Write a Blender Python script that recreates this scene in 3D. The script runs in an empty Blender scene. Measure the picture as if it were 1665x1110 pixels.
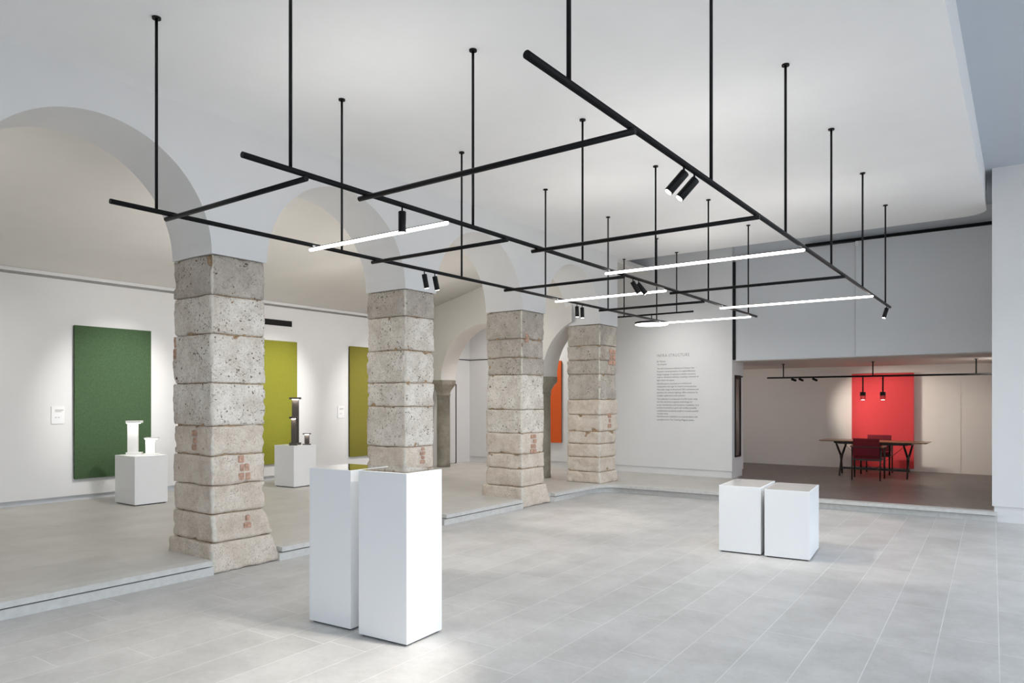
import bpy, bmesh, math, random
from mathutils import Vector, Matrix, noise

random.seed(7)
scene = bpy.context.scene
COL = scene.collection
PI = math.pi

# ------------------------------------------------------------------ helpers
def lin(c):
    c = c / 255.0
    return c / 12.92 if c <= 0.04045 else ((c + 0.055) / 1.055) ** 2.4

def rgb(r, g, b):
    return (lin(r), lin(g), lin(b), 1.0)

MATS = {}

def new_mat(name):
    m = bpy.data.materials.new(name)
    m.use_nodes = True
    nt = m.node_tree
    for n in list(nt.nodes):
        nt.nodes.remove(n)
    out = nt.nodes.new('ShaderNodeOutputMaterial')
    MATS[name] = m
    return m, nt, out

def principled(nt, out):
    p = nt.nodes.new('ShaderNodeBsdfPrincipled')
    nt.links.new(p.outputs['BSDF'], out.inputs['Surface'])
    return p

def node(nt, typ, **kw):
    n = nt.nodes.new(typ)
    for k, v in kw.items():
        setattr(n, k, v)
    return n

def objcoord(nt):
    return nt.nodes.new('ShaderNodeTexCoord').outputs['Object']

def tex_noise(nt, vec, scale, detail=4.0, rough=0.5):
    n = nt.nodes.new('ShaderNodeTexNoise')
    n.inputs['Scale'].default_value = scale
    n.inputs['Detail'].default_value = detail
    n.inputs['Roughness'].default_value = rough
    nt.links.new(vec, n.inputs['Vector'])
    return n

def ramp(nt, fac, stops):
    r = nt.nodes.new('ShaderNodeValToRGB')
    e = r.color_ramp.elements
    while len(e) < len(stops):
        e.new(0.5)
    for i, (p, c) in enumerate(stops):
        e[i].position = p
        e[i].color = c
    nt.links.new(fac, r.inputs['Fac'])
    return r.outputs['Color']

def g(v):
    return (v, v, v, 1.0)

def mix(nt, fac, a, b, mode='MIX'):
    m = nt.nodes.new('ShaderNodeMix')
    m.data_type = 'RGBA'
    m.blend_type = mode
    for sock, val in ((m.inputs['Factor'], fac), (m.inputs[6], a), (m.inputs[7], b)):
        if hasattr(val, 'links'):
            nt.links.new(val, sock)
        else:
            sock.default_value = val
    return m.outputs[2]

def math_n(nt, op, a, b=None, c=None):
    m = nt.nodes.new('ShaderNodeMath')
    m.operation = op
    for i, val in enumerate((a, b, c)):
        if val is None:
            continue
        if hasattr(val, 'links'):
            nt.links.new(val, m.inputs[i])
        else:
            m.inputs[i].default_value = val
    return m.outputs[0]

def bump(nt, p, height, strength, dist=0.01):
    b = nt.nodes.new('ShaderNodeBump')
    b.inputs['Strength'].default_value = strength
    b.inputs['Distance'].default_value = dist
    nt.links.new(height, b.inputs['Height'])
    nt.links.new(b.outputs['Normal'], p.inputs['Normal'])

def plain(name, col, rough=0.6, metal=0.0, spec=0.5, var=0.03, nscale=3.0, bmp=0.0, bscale=200.0):
    m, nt, out = new_mat(name)
    p = principled(nt, out)
    v = objcoord(nt)
    n = tex_noise(nt, v, nscale)
    lo = tuple(c * (1 - var) for c in col[:3]) + (1,)
    hi = tuple(min(1, c * (1 + var)) for c in col[:3]) + (1,)
    nt.links.new(ramp(nt, n.outputs['Fac'], [(0.3, lo), (0.7, hi)]), p.inputs['Base Color'])
    p.inputs['Roughness'].default_value = rough
    p.inputs['Metallic'].default_value = metal
    p.inputs['Specular IOR Level'].default_value = spec
    if bmp:
        n2 = tex_noise(nt, v, bscale, 3)
        bump(nt, p, n2.outputs['Fac'], bmp, 0.002)
    return m

def emit(name, col, strength):
    m, nt, out = new_mat(name)
    e = nt.nodes.new('ShaderNodeEmission')
    e.inputs['Color'].default_value = col
    e.inputs['Strength'].default_value = strength
    nt.links.new(e.outputs[0], out.inputs['Surface'])
    return m

def fabric(name, dark, light):
    m, nt, out = new_mat(name)
    p = principled(nt, out)
    so = nt.nodes.new('ShaderNodeSeparateXYZ'); nt.links.new(objcoord(nt), so.inputs[0])
    co_ = nt.nodes.new('ShaderNodeCombineXYZ')
    nt.links.new(so.outputs['X'], co_.inputs[0]); nt.links.new(math_n(nt, 'ADD', so.outputs['X'], so.outputs['Y']), co_.inputs[1]); nt.links.new(so.outputs['Z'], co_.inputs[2])
    v = co_.outputs[0]
    w1 = node(nt, 'ShaderNodeTexWave', bands_direction='Y')
    w1.inputs['Scale'].default_value = 40; w1.inputs['Distortion'].default_value = 2.5
    w2 = node(nt, 'ShaderNodeTexWave', bands_direction='Z')
    w2.inputs['Scale'].default_value = 40; w2.inputs['Distortion'].default_value = 2.5
    for w in (w1, w2):
        nt.links.new(v, w.inputs['Vector'])
    n = tex_noise(nt, v, 45, 5, 0.75)
    s = math_n(nt, 'ADD', math_n(nt, 'MULTIPLY', w1.outputs['Fac'], 0.25), math_n(nt, 'MULTIPLY', w2.outputs['Fac'], 0.25))
    s = math_n(nt, 'ADD', s, math_n(nt, 'MULTIPLY', n.outputs['Fac'], 0.5))
    nt.links.new(ramp(nt, s, [(0.3, dark), (0.7, light)]), p.inputs['Base Color'])
    p.inputs['Roughness'].default_value = 0.95
    p.inputs['Specular IOR Level'].default_value = 0.1
    bump(nt, p, s, 0.35, 0.003)
    return m

# ------------------------------------------------------------------ materials
WALL = plain('white_wall_paint', rgb(226, 226, 226), 0.7, spec=0.25, var=0.01)
CEIL = plain('ceiling_paint', rgb(246, 246, 246), 0.45, spec=0.3, var=0.01)
CEILU = plain('shaded_ceiling_paint', rgb(192, 199, 208), 0.6, spec=0.2, var=0.01)  # upper ceiling: its unlit look is put into a darker colour
WARMW = plain('warm_plaster', rgb(224, 222, 218), 0.8, spec=0.2, var=0.015)
GREYP = plain('grey_panel_paint', rgb(208, 211, 214), 0.5, spec=0.3, var=0.01)
ROOMW = plain('red_room_wall_paint', rgb(226, 219, 212), 0.7, spec=0.2, var=0.01)
BLACK = plain('black_metal', rgb(12, 12, 13), 0.42, spec=0.22, var=0.05)
BLACKF = plain('black_void', rgb(10, 10, 10), 0.8, var=0.02)
PLINTH = plain('white_lacquer', rgb(238, 239, 240), 0.35, spec=0.4, var=0.005)
SHADOWG = plain('dark_plinth_base', rgb(60, 60, 60), 0.8)
LAMPW = plain('white_lamp_metal', rgb(240, 240, 238), 0.4)
BRONZE = plain('bronze_lamp_metal', rgb(82, 75, 69), 0.45, metal=0.3)
WOOD = plain('dark_wood', rgb(32, 22, 18), 0.45, var=0.25, nscale=14)
TOPW = plain('tabletop_wood', rgb(150, 118, 84), 0.3, var=0.12, nscale=10)
ARMW = plain('armrest_wood', rgb(120, 72, 50), 0.4, var=0.2, nscale=12)
INK = plain('grey_lettering', rgb(70, 68, 66), 0.8)
TITLEINK = plain('pale_grey_lettering', rgb(140, 138, 136), 0.8)
PALE = plain('pale_grey_print', rgb(196, 194, 190), 0.8)
LIME_M = plain('lime_mortar', rgb(214, 208, 196), 0.9, var=0.12, nscale=25, bmp=0.4, bscale=90)
MORTAR = plain('brown_joint_mortar', rgb(166, 142, 114), 0.95, var=0.4, nscale=30, bmp=0.5, bscale=60)
BRICK = plain('old_red_brick', rgb(190, 154, 134), 0.95, var=0.32, nscale=25, bmp=0.5, bscale=80)
GREEN = fabric('green_fabric', rgb(50, 73, 50), rgb(88, 110, 80))
LIMEF = fabric('lime_fabric', rgb(122, 122, 40), rgb(148, 148, 62))
OLIVEF = fabric('olive_fabric', rgb(112, 107, 44), rgb(136, 130, 62))
ORANGE = fabric('orange_fabric', rgb(206, 84, 38), rgb(232, 112, 60))
RED = fabric('red_fabric', rgb(196, 62, 66), rgb(208, 76, 79))
REDD = fabric('dark_red_upholstery', rgb(96, 30, 38), rgb(116, 42, 50))
TUBE = emit('lit_led_diffuser', (1.0, 0.97, 0.93, 1), 4.0)
DISC = emit('lit_disc_diffuser', (1.0, 0.97, 0.92, 1), 4.0)
LENS = emit('lit_spot_lens', (1.0, 0.93, 0.84, 1), 12.0)
LENSL = emit('lit_lamp_led', (1.0, 0.95, 0.88, 1), 22.0)

def make_mirror():
    m, nt, out = new_mat('mirror_top')
    p = principled(nt, out)
    n = tex_noise(nt, objcoord(nt), 4.0)
    nt.links.new(ramp(nt, n.outputs['Fac'], [(0.3, g(0.82)), (0.7, g(0.85))]), p.inputs['Base Color'])
    p.inputs['Metallic'].default_value = 1.0
    p.inputs['Roughness'].default_value = 0.04
    return m
MIRROR = make_mirror()

def make_whitetop():
    m, nt, out = new_mat('glossy_white_top')
    p = principled(nt, out)
    n = tex_noise(nt, objcoord(nt), 4.0)
    nt.links.new(ramp(nt, n.outputs['Fac'], [(0.3, g(0.60)), (0.7, g(0.64))]), p.inputs['Base Color'])
    p.inputs['Roughness'].default_value = 0.05
    p.inputs['Specular IOR Level'].default_value = 0.6
    return m
WHITETOP = make_whitetop()

def make_darkglass():
    m, nt, out = new_mat('dark_tinted_glass')
    p = principled(nt, out)
    n = tex_noise(nt, objcoord(nt), 2.0)
    nt.links.new(ramp(nt, n.outputs['Fac'], [(0.3, rgb(92, 78, 76)), (0.7, rgb(110, 94, 92))]), p.inputs['Base Color'])
    p.inputs['Roughness'].default_value = 0.12
    return m
DARKGLASS = make_darkglass()

def make_clear(name, tint, keep):
    m, nt, out = new_mat(name)
    t = nt.nodes.new('ShaderNodeBsdfTransparent')
    t.inputs['Color'].default_value = tint
    gl = nt.nodes.new('ShaderNodeBsdfGlossy')
    gl.inputs['Roughness'].default_value = 0.03
    mx = nt.nodes.new('ShaderNodeMixShader')
    mx.inputs[0].default_value = 1 - keep
    nt.links.new(t.outputs[0], mx.inputs[1]); nt.links.new(gl.outputs[0], mx.inputs[2])
    nt.links.new(mx.outputs[0], out.inputs['Surface'])
    return m
PANE = make_clear('window_glass', (0.97, 0.985, 1, 1), 0.95)
REDGLASS = make_clear('tinted_pendant_glass', (0.80, 0.55, 0.58, 1), 0.90)

def make_tiles(name, dark, light, joint, jw, rough):
    """stone planks .344 m wide in random lengths, laid slightly off the arcade's direction"""
    m, nt, out = new_mat(name)
    p = principled(nt, out)
    v = objcoord(nt)
    rot = nt.nodes.new('ShaderNodeVectorRotate'); rot.rotation_type = 'Z_AXIS'
    rot.inputs['Angle'].default_value = -math.radians(1.74)
    nt.links.new(v, rot.inputs['Vector'])
    sep = nt.nodes.new('ShaderNodeSeparateXYZ'); nt.links.new(rot.outputs[0], sep.inputs[0])
    W, L = 0.3445, 1.15
    rv = math_n(nt, 'DIVIDE', math_n(nt, 'ADD', sep.outputs['X'], 0.998), W)
    row = math_n(nt, 'FLOOR', rv)
    fv = math_n(nt, 'SUBTRACT', rv, row)
    wn = nt.nodes.new('ShaderNodeTexWhiteNoise'); wn.noise_dimensions = '1D'
    nt.links.new(row, wn.inputs['W'])
    ru = math_n(nt, 'ADD', math_n(nt, 'DIVIDE', sep.outputs['Y'], L), math_n(nt, 'MULTIPLY', wn.outputs['Value'], 9.0))
    cu = math_n(nt, 'FLOOR', ru)
    fu = math_n(nt, 'SUBTRACT', ru, cu)
    def edge(f, size):
        d = math_n(nt, 'SUBTRACT', 0.5, math_n(nt, 'ABSOLUTE', math_n(nt, 'SUBTRACT', f, 0.5)))
        return math_n(nt, 'MULTIPLY', d, size)
    d = math_n(nt, 'MINIMUM', edge(fv, W), edge(fu, L))
    jm = math_n(nt, 'LESS_THAN', d, jw)
    wn2 = nt.nodes.new('ShaderNodeTexWhiteNoise'); wn2.noise_dimensions = '2D'
    cb = nt.nodes.new('ShaderNodeCombineXYZ')
    nt.links.new(row, cb.inputs[0]); nt.links.new(cu, cb.inputs[1]); nt.links.new(cb.outputs[0], wn2.inputs['Vector'])
    n1 = tex_noise(nt, rot.outputs[0], 1.8, 9, 0.72)
    n2 = tex_noise(nt, rot.outputs[0], 24, 6, 0.7)
    f = math_n(nt, 'ADD', math_n(nt, 'MULTIPLY', n1.outputs['Fac'], 0.65), math_n(nt, 'MULTIPLY', n2.outputs['Fac'], 0.25))
    f = math_n(nt, 'ADD', f, math_n(nt, 'MULTIPLY_ADD', wn2.outputs['Value'], 0.08, 0.06))
    base = ramp(nt, f, [(0.38, dark), (0.66, light)])
    nj = tex_noise(nt, rot.outputs[0], 1.1, 2)
    jf = math_n(nt, 'MULTIPLY', jm, math_n(nt, 'MULTIPLY_ADD', nj.outputs['Fac'], 1.1, -0.05))
    nt.links.new(mix(nt, jf, base, joint), p.inputs['Base Color'])
    nt.links.new(ramp(nt, n2.outputs['Fac'], [(0.3, g(rough - 0.05)), (0.7, g(rough + 0.08))]), p.inputs['Roughness'])
    p.inputs['Specular IOR Level'].default_value = 0.4
    bump(nt, p, n2.outputs['Fac'], 0.08, 0.002)
    return m
FLOOR = make_tiles('grey_stone_tiles', rgb(178, 177, 175), rgb(208, 207, 206), rgb(246, 246, 246), 0.0026, 0.42)
FLOORU = make_tiles('warm_grey_stone_tiles', rgb(186, 183, 177), rgb(206, 203, 198), rgb(192, 189, 184), 0.0012, 0.45)
FLOORR = make_tiles('shaded_stone_tiles', rgb(106, 98, 94), rgb(130, 122, 116), rgb(140, 132, 127), 0.0012, 0.36)  # darker copy of the floor stone, shade of the unlit room painted in
NOSE = plain('pale_step_stone', rgb(206, 205, 202), 0.6, var=0.07, nscale=18, bmp=0.15, bscale=60)

def make_stone(name, base_lo, base_hi, pits, fine):
    m, nt, out = new_mat(name)
    p = principled(nt, out)
    v = objcoord(nt)
    wob = tex_noise(nt, v, 14, 4)
    vv = node(nt, 'ShaderNodeVectorMath', operation='MULTIPLY_ADD')
    nt.links.new(wob.outputs['Color'], vv.inputs[0]); vv.inputs[1].default_value = (0.07, 0.07, 0.07); nt.links.new(v, vv.inputs[2])
    vec = vv.outputs[0]
    n1 = tex_noise(nt, v, 3.2, 8, 0.68)
    n2 = tex_noise(nt, v, fine, 5, 0.8)
    dens = tex_noise(nt, v, 4.5, 3, 0.6)
    col = ramp(nt, n1.outputs['Fac'], [(0.30, base_lo), (0.60, base_hi)])
    sp = ramp(nt, n2.outputs['Fac'], [(0.28, g(0.52)), (0.44, g(0.90)), (0.58, g(1.02)), (0.72, g(1.10))])
    col = mix(nt, 0.9, col, sp, 'MULTIPLY')
    hgt = n2.outputs['Fac']
    if pits:
        layers = ((26, 0.34, 0.84, rgb(168, 160, 150), 0.6), (75, 0.40, 0.58, rgb(140, 126, 110), 0.6), (42, 0.32, 0.72, rgb(108, 92, 74), 0.85), (15, 0.17, 0.86, rgb(58, 48, 40), 0.9))
    else:
        layers = ((110, 0.42, 0.55, rgb(158, 132, 116), 0.55), (16, 0.16, 0.94, rgb(120, 96, 80), 0.8))
    for scale, thr, sel, c, amt in layers:
        vo = nt.nodes.new('ShaderNodeTexVoronoi'); vo.inputs['Scale'].default_value = scale
        nt.links.new(vec, vo.inputs['Vector'])
        sc = nt.nodes.new('ShaderNodeSeparateColor'); nt.links.new(vo.outputs['Color'], sc.inputs[0])
        lim = math_n(nt, 'MULTIPLY', sc.outputs[1], thr * 1.5)
        lim = math_n(nt, 'MULTIPLY', lim, math_n(nt, 'MULTIPLY_ADD', dens.outputs['Fac'], 2.2, -0.25))
        mr = nt.nodes.new('ShaderNodeMapRange'); mr.interpolation_type = 'SMOOTHSTEP'
        nt.links.new(math_n(nt, 'SUBTRACT', lim, vo.outputs['Distance']), mr.inputs['Value'])
        mr.inputs['From Min'].default_value = -0.03; mr.inputs['From Max'].default_value = 0.06
        b = math_n(nt, 'GREATER_THAN', sc.outputs[0], sel)
        k = math_n(nt, 'MULTIPLY', mr.outputs[0], b)
        col = mix(nt, math_n(nt, 'MULTIPLY', k, amt), col, c)
        hgt = math_n(nt, 'SUBTRACT', hgt, math_n(nt, 'MULTIPLY', k, 0.7 if scale != 26 else -0.2))
    nt.links.new(col, p.inputs['Base Color'])
    p.inputs['Roughness'].default_value = 0.92
    p.inputs['Specular IOR Level'].default_value = 0.15
    bump(nt, p, hgt, 0.8, 0.01)
    return m
CEPPO = make_stone('pitted_conglomerate_stone', rgb(206, 196, 182), rgb(242, 236, 227), True, 48)
CEPPOG = make_stone('greyer_conglomerate_stone', rgb(172, 163, 152), rgb(208, 200, 190), True, 48)  # greyer tone of the conglomerate, for upper blocks and the last pillar
GRANITE = make_stone('speckled_granite', rgb(210, 194, 177), rgb(238, 227, 214), False, 75)
GREYST = make_stone('dark_grey_granite', rgb(138, 133, 121), rgb(172, 167, 154), False, 70)

# ------------------------------------------------------------------ objects
def obj(name, bm, mats, parent=None, smooth=False):
    me = bpy.data.meshes.new(name)
    bmesh.ops.recalc_face_normals(bm, faces=bm.faces[:])
    bm.to_mesh(me); bm.free()
    for mm in (mats if isinstance(mats, (list, tuple)) else [mats]):
        me.materials.append(mm)
    if smooth:
        for p in me.polygons:
            p.use_smooth = True
    o = bpy.data.objects.new(name, me)
    COL.objects.link(o)
    if parent:
        o.parent = parent
    return o

def smooth_angle(o, deg=35):
    try:
        o.data.set_sharp_from_angle(angle=math.radians(deg))
    except Exception:
        pass

def struct(name, bm, mats, smooth=False):
    o = obj(name, bm, mats, None, smooth)
    o['kind'] = 'structure'
    return o

def thing(name, label, cat, loc=(0, 0, 0), rz=0.0, group=None):
    o = bpy.data.objects.new(name, None)
    o.empty_display_size = 0.1
    COL.objects.link(o)
    o.location = loc
    o.rotation_euler = (0, 0, rz)
    o['label'] = label; o['category'] = cat
    if group:
        o['group'] = group
    return o

def tag(o, label, cat, group=None):
    o['label'] = label; o['category'] = cat
    if group:
        o['group'] = group
    return o

def box(bm, x0, x1, y0, y1, z0, z1, bev=0.0):
    r = bmesh.ops.create_cube(bm, size=1.0)
    vs = r['verts']
    for v in vs:
        v.co = Vector(((x0 + x1) / 2 + v.co.x * (x1 - x0), (y0 + y1) / 2 + v.co.y * (y1 - y0), (z0 + z1) / 2 + v.co.z * (z1 - z0)))
    if bev:
        es = list({e for v in vs for e in v.link_edges})
        bmesh.ops.bevel(bm, geom=es, offset=bev, segments=2, affect='EDGES', profile=0.7)
    return bm

def boxbm(*a, **k):
    return box(bmesh.new(), *a, **k)

def tube(bm, p0, p1, r0, r1=None, seg=16, caps=True):
    r1 = r0 if r1 is None else r1
    p0, p1 = Vector(p0), Vector(p1)
    d = (p1 - p0).normalized()
    a = Vector((0, 0, 1)) if abs(d.z) < 0.9 else Vector((1, 0, 0))
    u = d.cross(a).normalized(); w = d.cross(u)
    rings = []
    for p, r in ((p0, r0), (p1, r1)):
        rings.append([bm.verts.new(p + (u * math.cos(2 * PI * i / seg) + w * math.sin(2 * PI * i / seg)) * r) for i in range(seg)])
    for i in range(seg):
        f = bm.faces.new((rings[0][i], rings[0][(i + 1) % seg], rings[1][(i + 1) % seg], rings[1][i]))
        f.smooth = True
    if caps:
        bm.faces.new(list(reversed(rings[0]))); bm.faces.new(rings[1])
    return bm

def tubebm(*a, **k):
    return tube(bmesh.new(), *a, **k)

def lathe(bm, prof, seg=32, axis_m=None):
    """prof: list of (r, z)"""
    rings = []
    for r, z in prof:
        ring = [bm.verts.new((r * math.cos(2 * PI * i / seg), r * math.sin(2 * PI * i / seg), z)) for i in range(seg)]
        rings.append(ring)
    for a, b in zip(rings, rings[1:]):
        for i in range(seg):
            f = bm.faces.new((a[i], a[(i + 1) % seg], b[(i + 1) % seg], b[i])); f.smooth = True
    bm.faces.new(list(reversed(rings[0]))); bm.faces.new(rings[-1])
    if axis_m:
        bmesh.ops.transform(bm, matrix=axis_m, verts=bm.verts[:])
    return bm

def prism(bm, pts, z0, z1):
    a = [bm.verts.new((x, y, z0)) for x, y in pts]
    b = [bm.verts.new((x, y, z1)) for x, y in pts]
    n = len(pts)
    bm.faces.new(list(reversed(a))); bm.faces.new(b)
    for i in range(n):
        bm.faces.new((a[i], a[(i + 1) % n], b[(i + 1) % n], b[i]))
    return bm

def quadstrip(bm, A, B):
    for i in range(len(A) - 1):
        bm.faces.new((A[i], A[i + 1], B[i + 1], B[i]))

STEP = 0.14
CZ = 4.38          # dropped ceiling
HZ = 4.82          # upper ceiling
PX = -6.25         # arcade front plane

# ------------------------------------------------------------------ floor and step
struct('floor', boxbm(-6.6, 3.9, -4.2, 12.2, -0.2, 0.0), FLOOR)

def step_path(off):
    """riser line; off > 0 moves towards the main floor"""
    r = 0.45 - off
    pts = []
    c = (-5.80, 10.97)
    for i in range(13):
        a = PI - (PI / 2) * i / 12
        pts.append((c[0] + r * math.cos(a), c[1] + r * math.sin(a)))
    pts.append((-0.30, 11.66 - off))
    return pts

bm = bmesh.new()
pts = [(PX - 0.04, -4.2), ] + step_path(-0.04) + [(1.2, 11.72), (1.2, 17.7), (-12.2, 17.7), (-12.2, -4.2)]
prism(bm, pts, 0.002, STEP - 0.001)
struct('floor_upper', bm, FLOORU)

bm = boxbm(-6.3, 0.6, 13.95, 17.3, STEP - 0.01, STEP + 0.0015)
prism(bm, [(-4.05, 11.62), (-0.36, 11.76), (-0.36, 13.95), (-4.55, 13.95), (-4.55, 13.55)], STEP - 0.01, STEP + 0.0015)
struct('floor_red_room', bm, FLOORR)  # thin overlay carrying the painted shade out to the step

def nose_strip(bm, line_in, line_out, z0, z1):
    cols = []
    for (xa, ya), (xb, yb) in zip(line_in, line_out):
        cols.append([bm.verts.new(p) for p in ((xa, ya, z1), (xb, yb, z1), (xb, yb, z0), (xa, ya, z0))])
    for a, b in zip(cols, cols[1:]):
        for i in range(4):
            bm.faces.new((a[i], a[(i + 1) % 4], b[(i + 1) % 4], b[i]))
    bm.faces.new(cols[0]); bm.faces.new(list(reversed(cols[-1])))

bm = bmesh.new()
for y0, y1 in ((-4.2, 3.72), (4.49, 6.26), (7.05, 8.80)):
    nose_strip(bm, [(PX - 0.10, y0), (PX - 0.10, y1)], [(PX + 0.052, y0), (PX + 0.052, y1)], STEP - 0.048, STEP)
nose_strip(bm, [(PX - 0.10, 9.72)] + step_path(-0.10), [(PX + 0.052, 9.72)] + step_path(0.075), STEP - 0.048, STEP)
struct('trim_1', bm, NOSE)
bm = bmesh.new()
for y0, y1 in ((-4.2, 3.74), (4.47, 6.30), (7.02, 8.84)):
    nose_strip(bm, [(PX - 0.05, y0), (PX - 0.05, y1)], [(PX + 0.036, y0), (PX + 0.036, y1)], 0.0, STEP - 0.062)
nose_strip(bm, [(PX - 0.05, 9.69)] + step_path(-0.05), [(PX + 0.036, 9.72)] + step_path(0.0), 0.0, STEP - 0.062)
struct('trim_2', bm, NOSE)

# ------------------------------------------------------------------ arcade wall
PIERS = [(3.74, 4.345), (6.33, 6.90), (8.86, 9.51), (11.32, 12.00)]
SPRING = 3.055
BX = -6.96
ARCHES = [(1.74, 3.74), (4.345, 6.33), (6.90, 8.86), (9.51, 11.32)]

def arch_wall(bm, spans, piers, z_top, place, spring, rises, z_low=None):
    """spans/piers along u; place(u, z, side) -> co"""
    for (u0, u1) in piers:
        zb = spring if z_low is None else z_low
        vs = [[bm.verts.new(place(u, z, s)) for u, z in ((u0, zb), (u1, zb), (u1, z_top), (u0, z_top))] for s in (0, 1)]
        bm.faces.new(vs[0]); bm.faces.new(list(reversed(vs[1])))
        for i in range(4):
            bm.faces.new((vs[0][i], vs[1][i], vs[1][(i + 1) % 4], vs[0][(i + 1) % 4]))
    N = 48
    for (u0, u1), rise in zip(spans, rises):
        c = (u0 + u1) / 2; r = (u1 - u0) / 2
        low = [[], []]; top = [[], []]
        for i in range(N + 1):
            a = PI - PI * i / N
            u = c + r * math.cos(a); z = spring + rise * math.sin(a)
            for s in (0, 1):
                low[s].append(bm.verts.new(place(u, z, s))); top[s].append(bm.verts.new(place(u, z_top, s)))
        quadstrip(bm, low[0], top[0]); quadstrip(bm, top[1], low[1]); quadstrip(bm, low[1], low[0]); quadstrip(bm, top[0], top[1])

bm = bmesh.new()
arch_wall(bm, ARCHES, PIERS, HZ, lambda u, z, s: ((PX, BX)[s], u, z), SPRING, [1.0, 0.995, 0.985, 0.93])
box(bm, BX, PX, -4.2, 1.74, STEP, HZ)
struct('wall_arcade', bm, WALL)

# ------------------------------------------------------------------ aisle: left wall, ledge, vault
LX = -11.60
bm = bmesh.new()
box(bm, LX - 0.25, LX, -4.2, 12.30, 0.225, 3.455)
struct('wall_left', bm, WALL)
struct('baseboard_left', boxbm(LX - 0.25, LX - 0.05, -4.2, 12.30, STEP, 0.225), GREYP)
bm = bmesh.new()
box(bm, LX - 0.25, LX + 0.02, -4.2, 12.30, 3.495, 3.545)
box(bm, LX - 0.25, LX - 0.10, -4.2, 12.30, 3.455, 3.495)
struct('trim_3', bm, WALL)

VAULT = [(-11.80, 3.40), (-11.60, 3.545), (-11.35, 3.66), (-11.08, 3.745), (-10.65, 3.83), (-10.2, 3.90), (-9.8, 3.975), (-9.42, 4.045), (-8.9, 4.12), (-8.3, 4.185), (-7.6, 4.225), (-6.9, 4.24)]
bm = bmesh.new()
A = [bm.verts.new((x, -4.2, z)) for x, z in VAULT]
B = [bm.verts.new((x, 12.4, z)) for x, z in VAULT]
quadstrip(bm, A, B)
A2 = [bm.verts.new((x, -4.2, HZ + 0.1)) for x, z in VAULT]
B2 = [bm.verts.new((x, 12.4, HZ + 0.1)) for x, z in VAULT]
quadstrip(bm, A2, B2)
quadstrip(bm, A, A2); quadstrip(bm, B, B2)
struct('ceiling_aisle', bm, WARMW, smooth=True)

# end wall of the aisle, slightly skewed, with two arches on thin columns
K = 0.1786
DIRU = Vector((1, -K, 0)).normalized()
NRM = Vector((-DIRU.y, DIRU.x, 0))      # away from the camera
ORG = Vector((-10.80, 12.07, 0))
def endwall(u, z, s):
    p = ORG + DIRU * u + NRM * (0.0, 0.42)[s] - NRM * 0.12
    return (p.x, p.y, z)
bm = bmesh.new()
L_ARCH = 3.13
arch_wall(bm, [(0.17, L_ARCH - 0.15), (L_ARCH + 0.20, L_ARCH + 0.20 + 2.26)], [(-0.9, 0.17), (L_ARCH - 0.15, L_ARCH + 0.20)], HZ, endwall, 2.12, [1.16, 1.06])
# keep only what lies left of the arcade wall's back
geom = bm.verts[:] + bm.edges[:] + bm.faces[:]
bmesh.ops.bisect_plane(bm, geom=geom, plane_co=(-6.80, 0, 0), plane_no=(1, 0, 0), clear_outer=True)
struct('wall_end', bm, WARMW)
# left jamb of the end wall below the springing
bm = bmesh.new()
q = [endwall(-0.9, 0, 0), endwall(-0.42, 0, 0), endwall(-0.42, 0, 1), endwall(-0.9, 0, 1)]
prism(bm, [(p[0], p[1]) for p in q], STEP, 2.12)
struct('wall_jamb', bm, WALL)

# back room behind the end wall
struct('wall_back', boxbm(-11.6, -4.60, 13.60, 14.27, STEP + 0.135, HZ), WALL)
struct('baseboard_back', boxbm(-11.6, -4.615, 13.62, 14.25, STEP, STEP + 0.13), WALL)
struct('wall_corner', boxbm(-11.90, -11.20, 12.29, 13.90, STEP, 4.3), WALL)
bm = bmesh.new()
box(bm, -11.20, -11.19, 12.5, 13.60, 2.655, 2.675); box(bm, -11.19, -8.6, 13.59, 13.60, 2.655, 2.675)
struct('trim_4', bm, SHADOWG)  # dark strip painted in for the lining's shadow gap
bm = bmesh.new()
box(bm, -11.20, -11.165, 12.36, 13.02, STEP + 0.01, 2.06)
struct('door_1', bm, WALL)
bm = bmesh.new()
box(bm, -11.20, -11.155, 13.02, 13.045, STEP, 2.06)
struct('trim_5', bm, BLACKF)
bm = bmesh.new()
prism(bm, [(-11.6, 12.4), (-10.7, 12.4), (-7.0, 11.75), (-6.9, 12.0), (-6.30, 12.0), (-6.30, 13.6), (-11.6, 13.6)], 4.3, 4.4)
struct('ceiling_back', bm, WARMW)

# ------------------------------------------------------------------ ceilings
bm = bmesh.new()
xe, ye, rr = -0.44, 12.42, 0.30
pts = [(PX - 0.1, -4.2), (xe, -4.2)]
for i in range(13):
    a = (PI / 2) * i / 12
    pts.append((xe - rr + rr * math.cos(a), ye - rr + rr * math.sin(a)))
pts += [(PX - 0.1, ye)]
prism(bm, pts, CZ, HZ)
struct('ceiling', bm, CEIL)
struct('ceiling_upper', boxbm(-12.0, 4.0, -4.3, 14.3, HZ, HZ + 0.15), CEILU)

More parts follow.
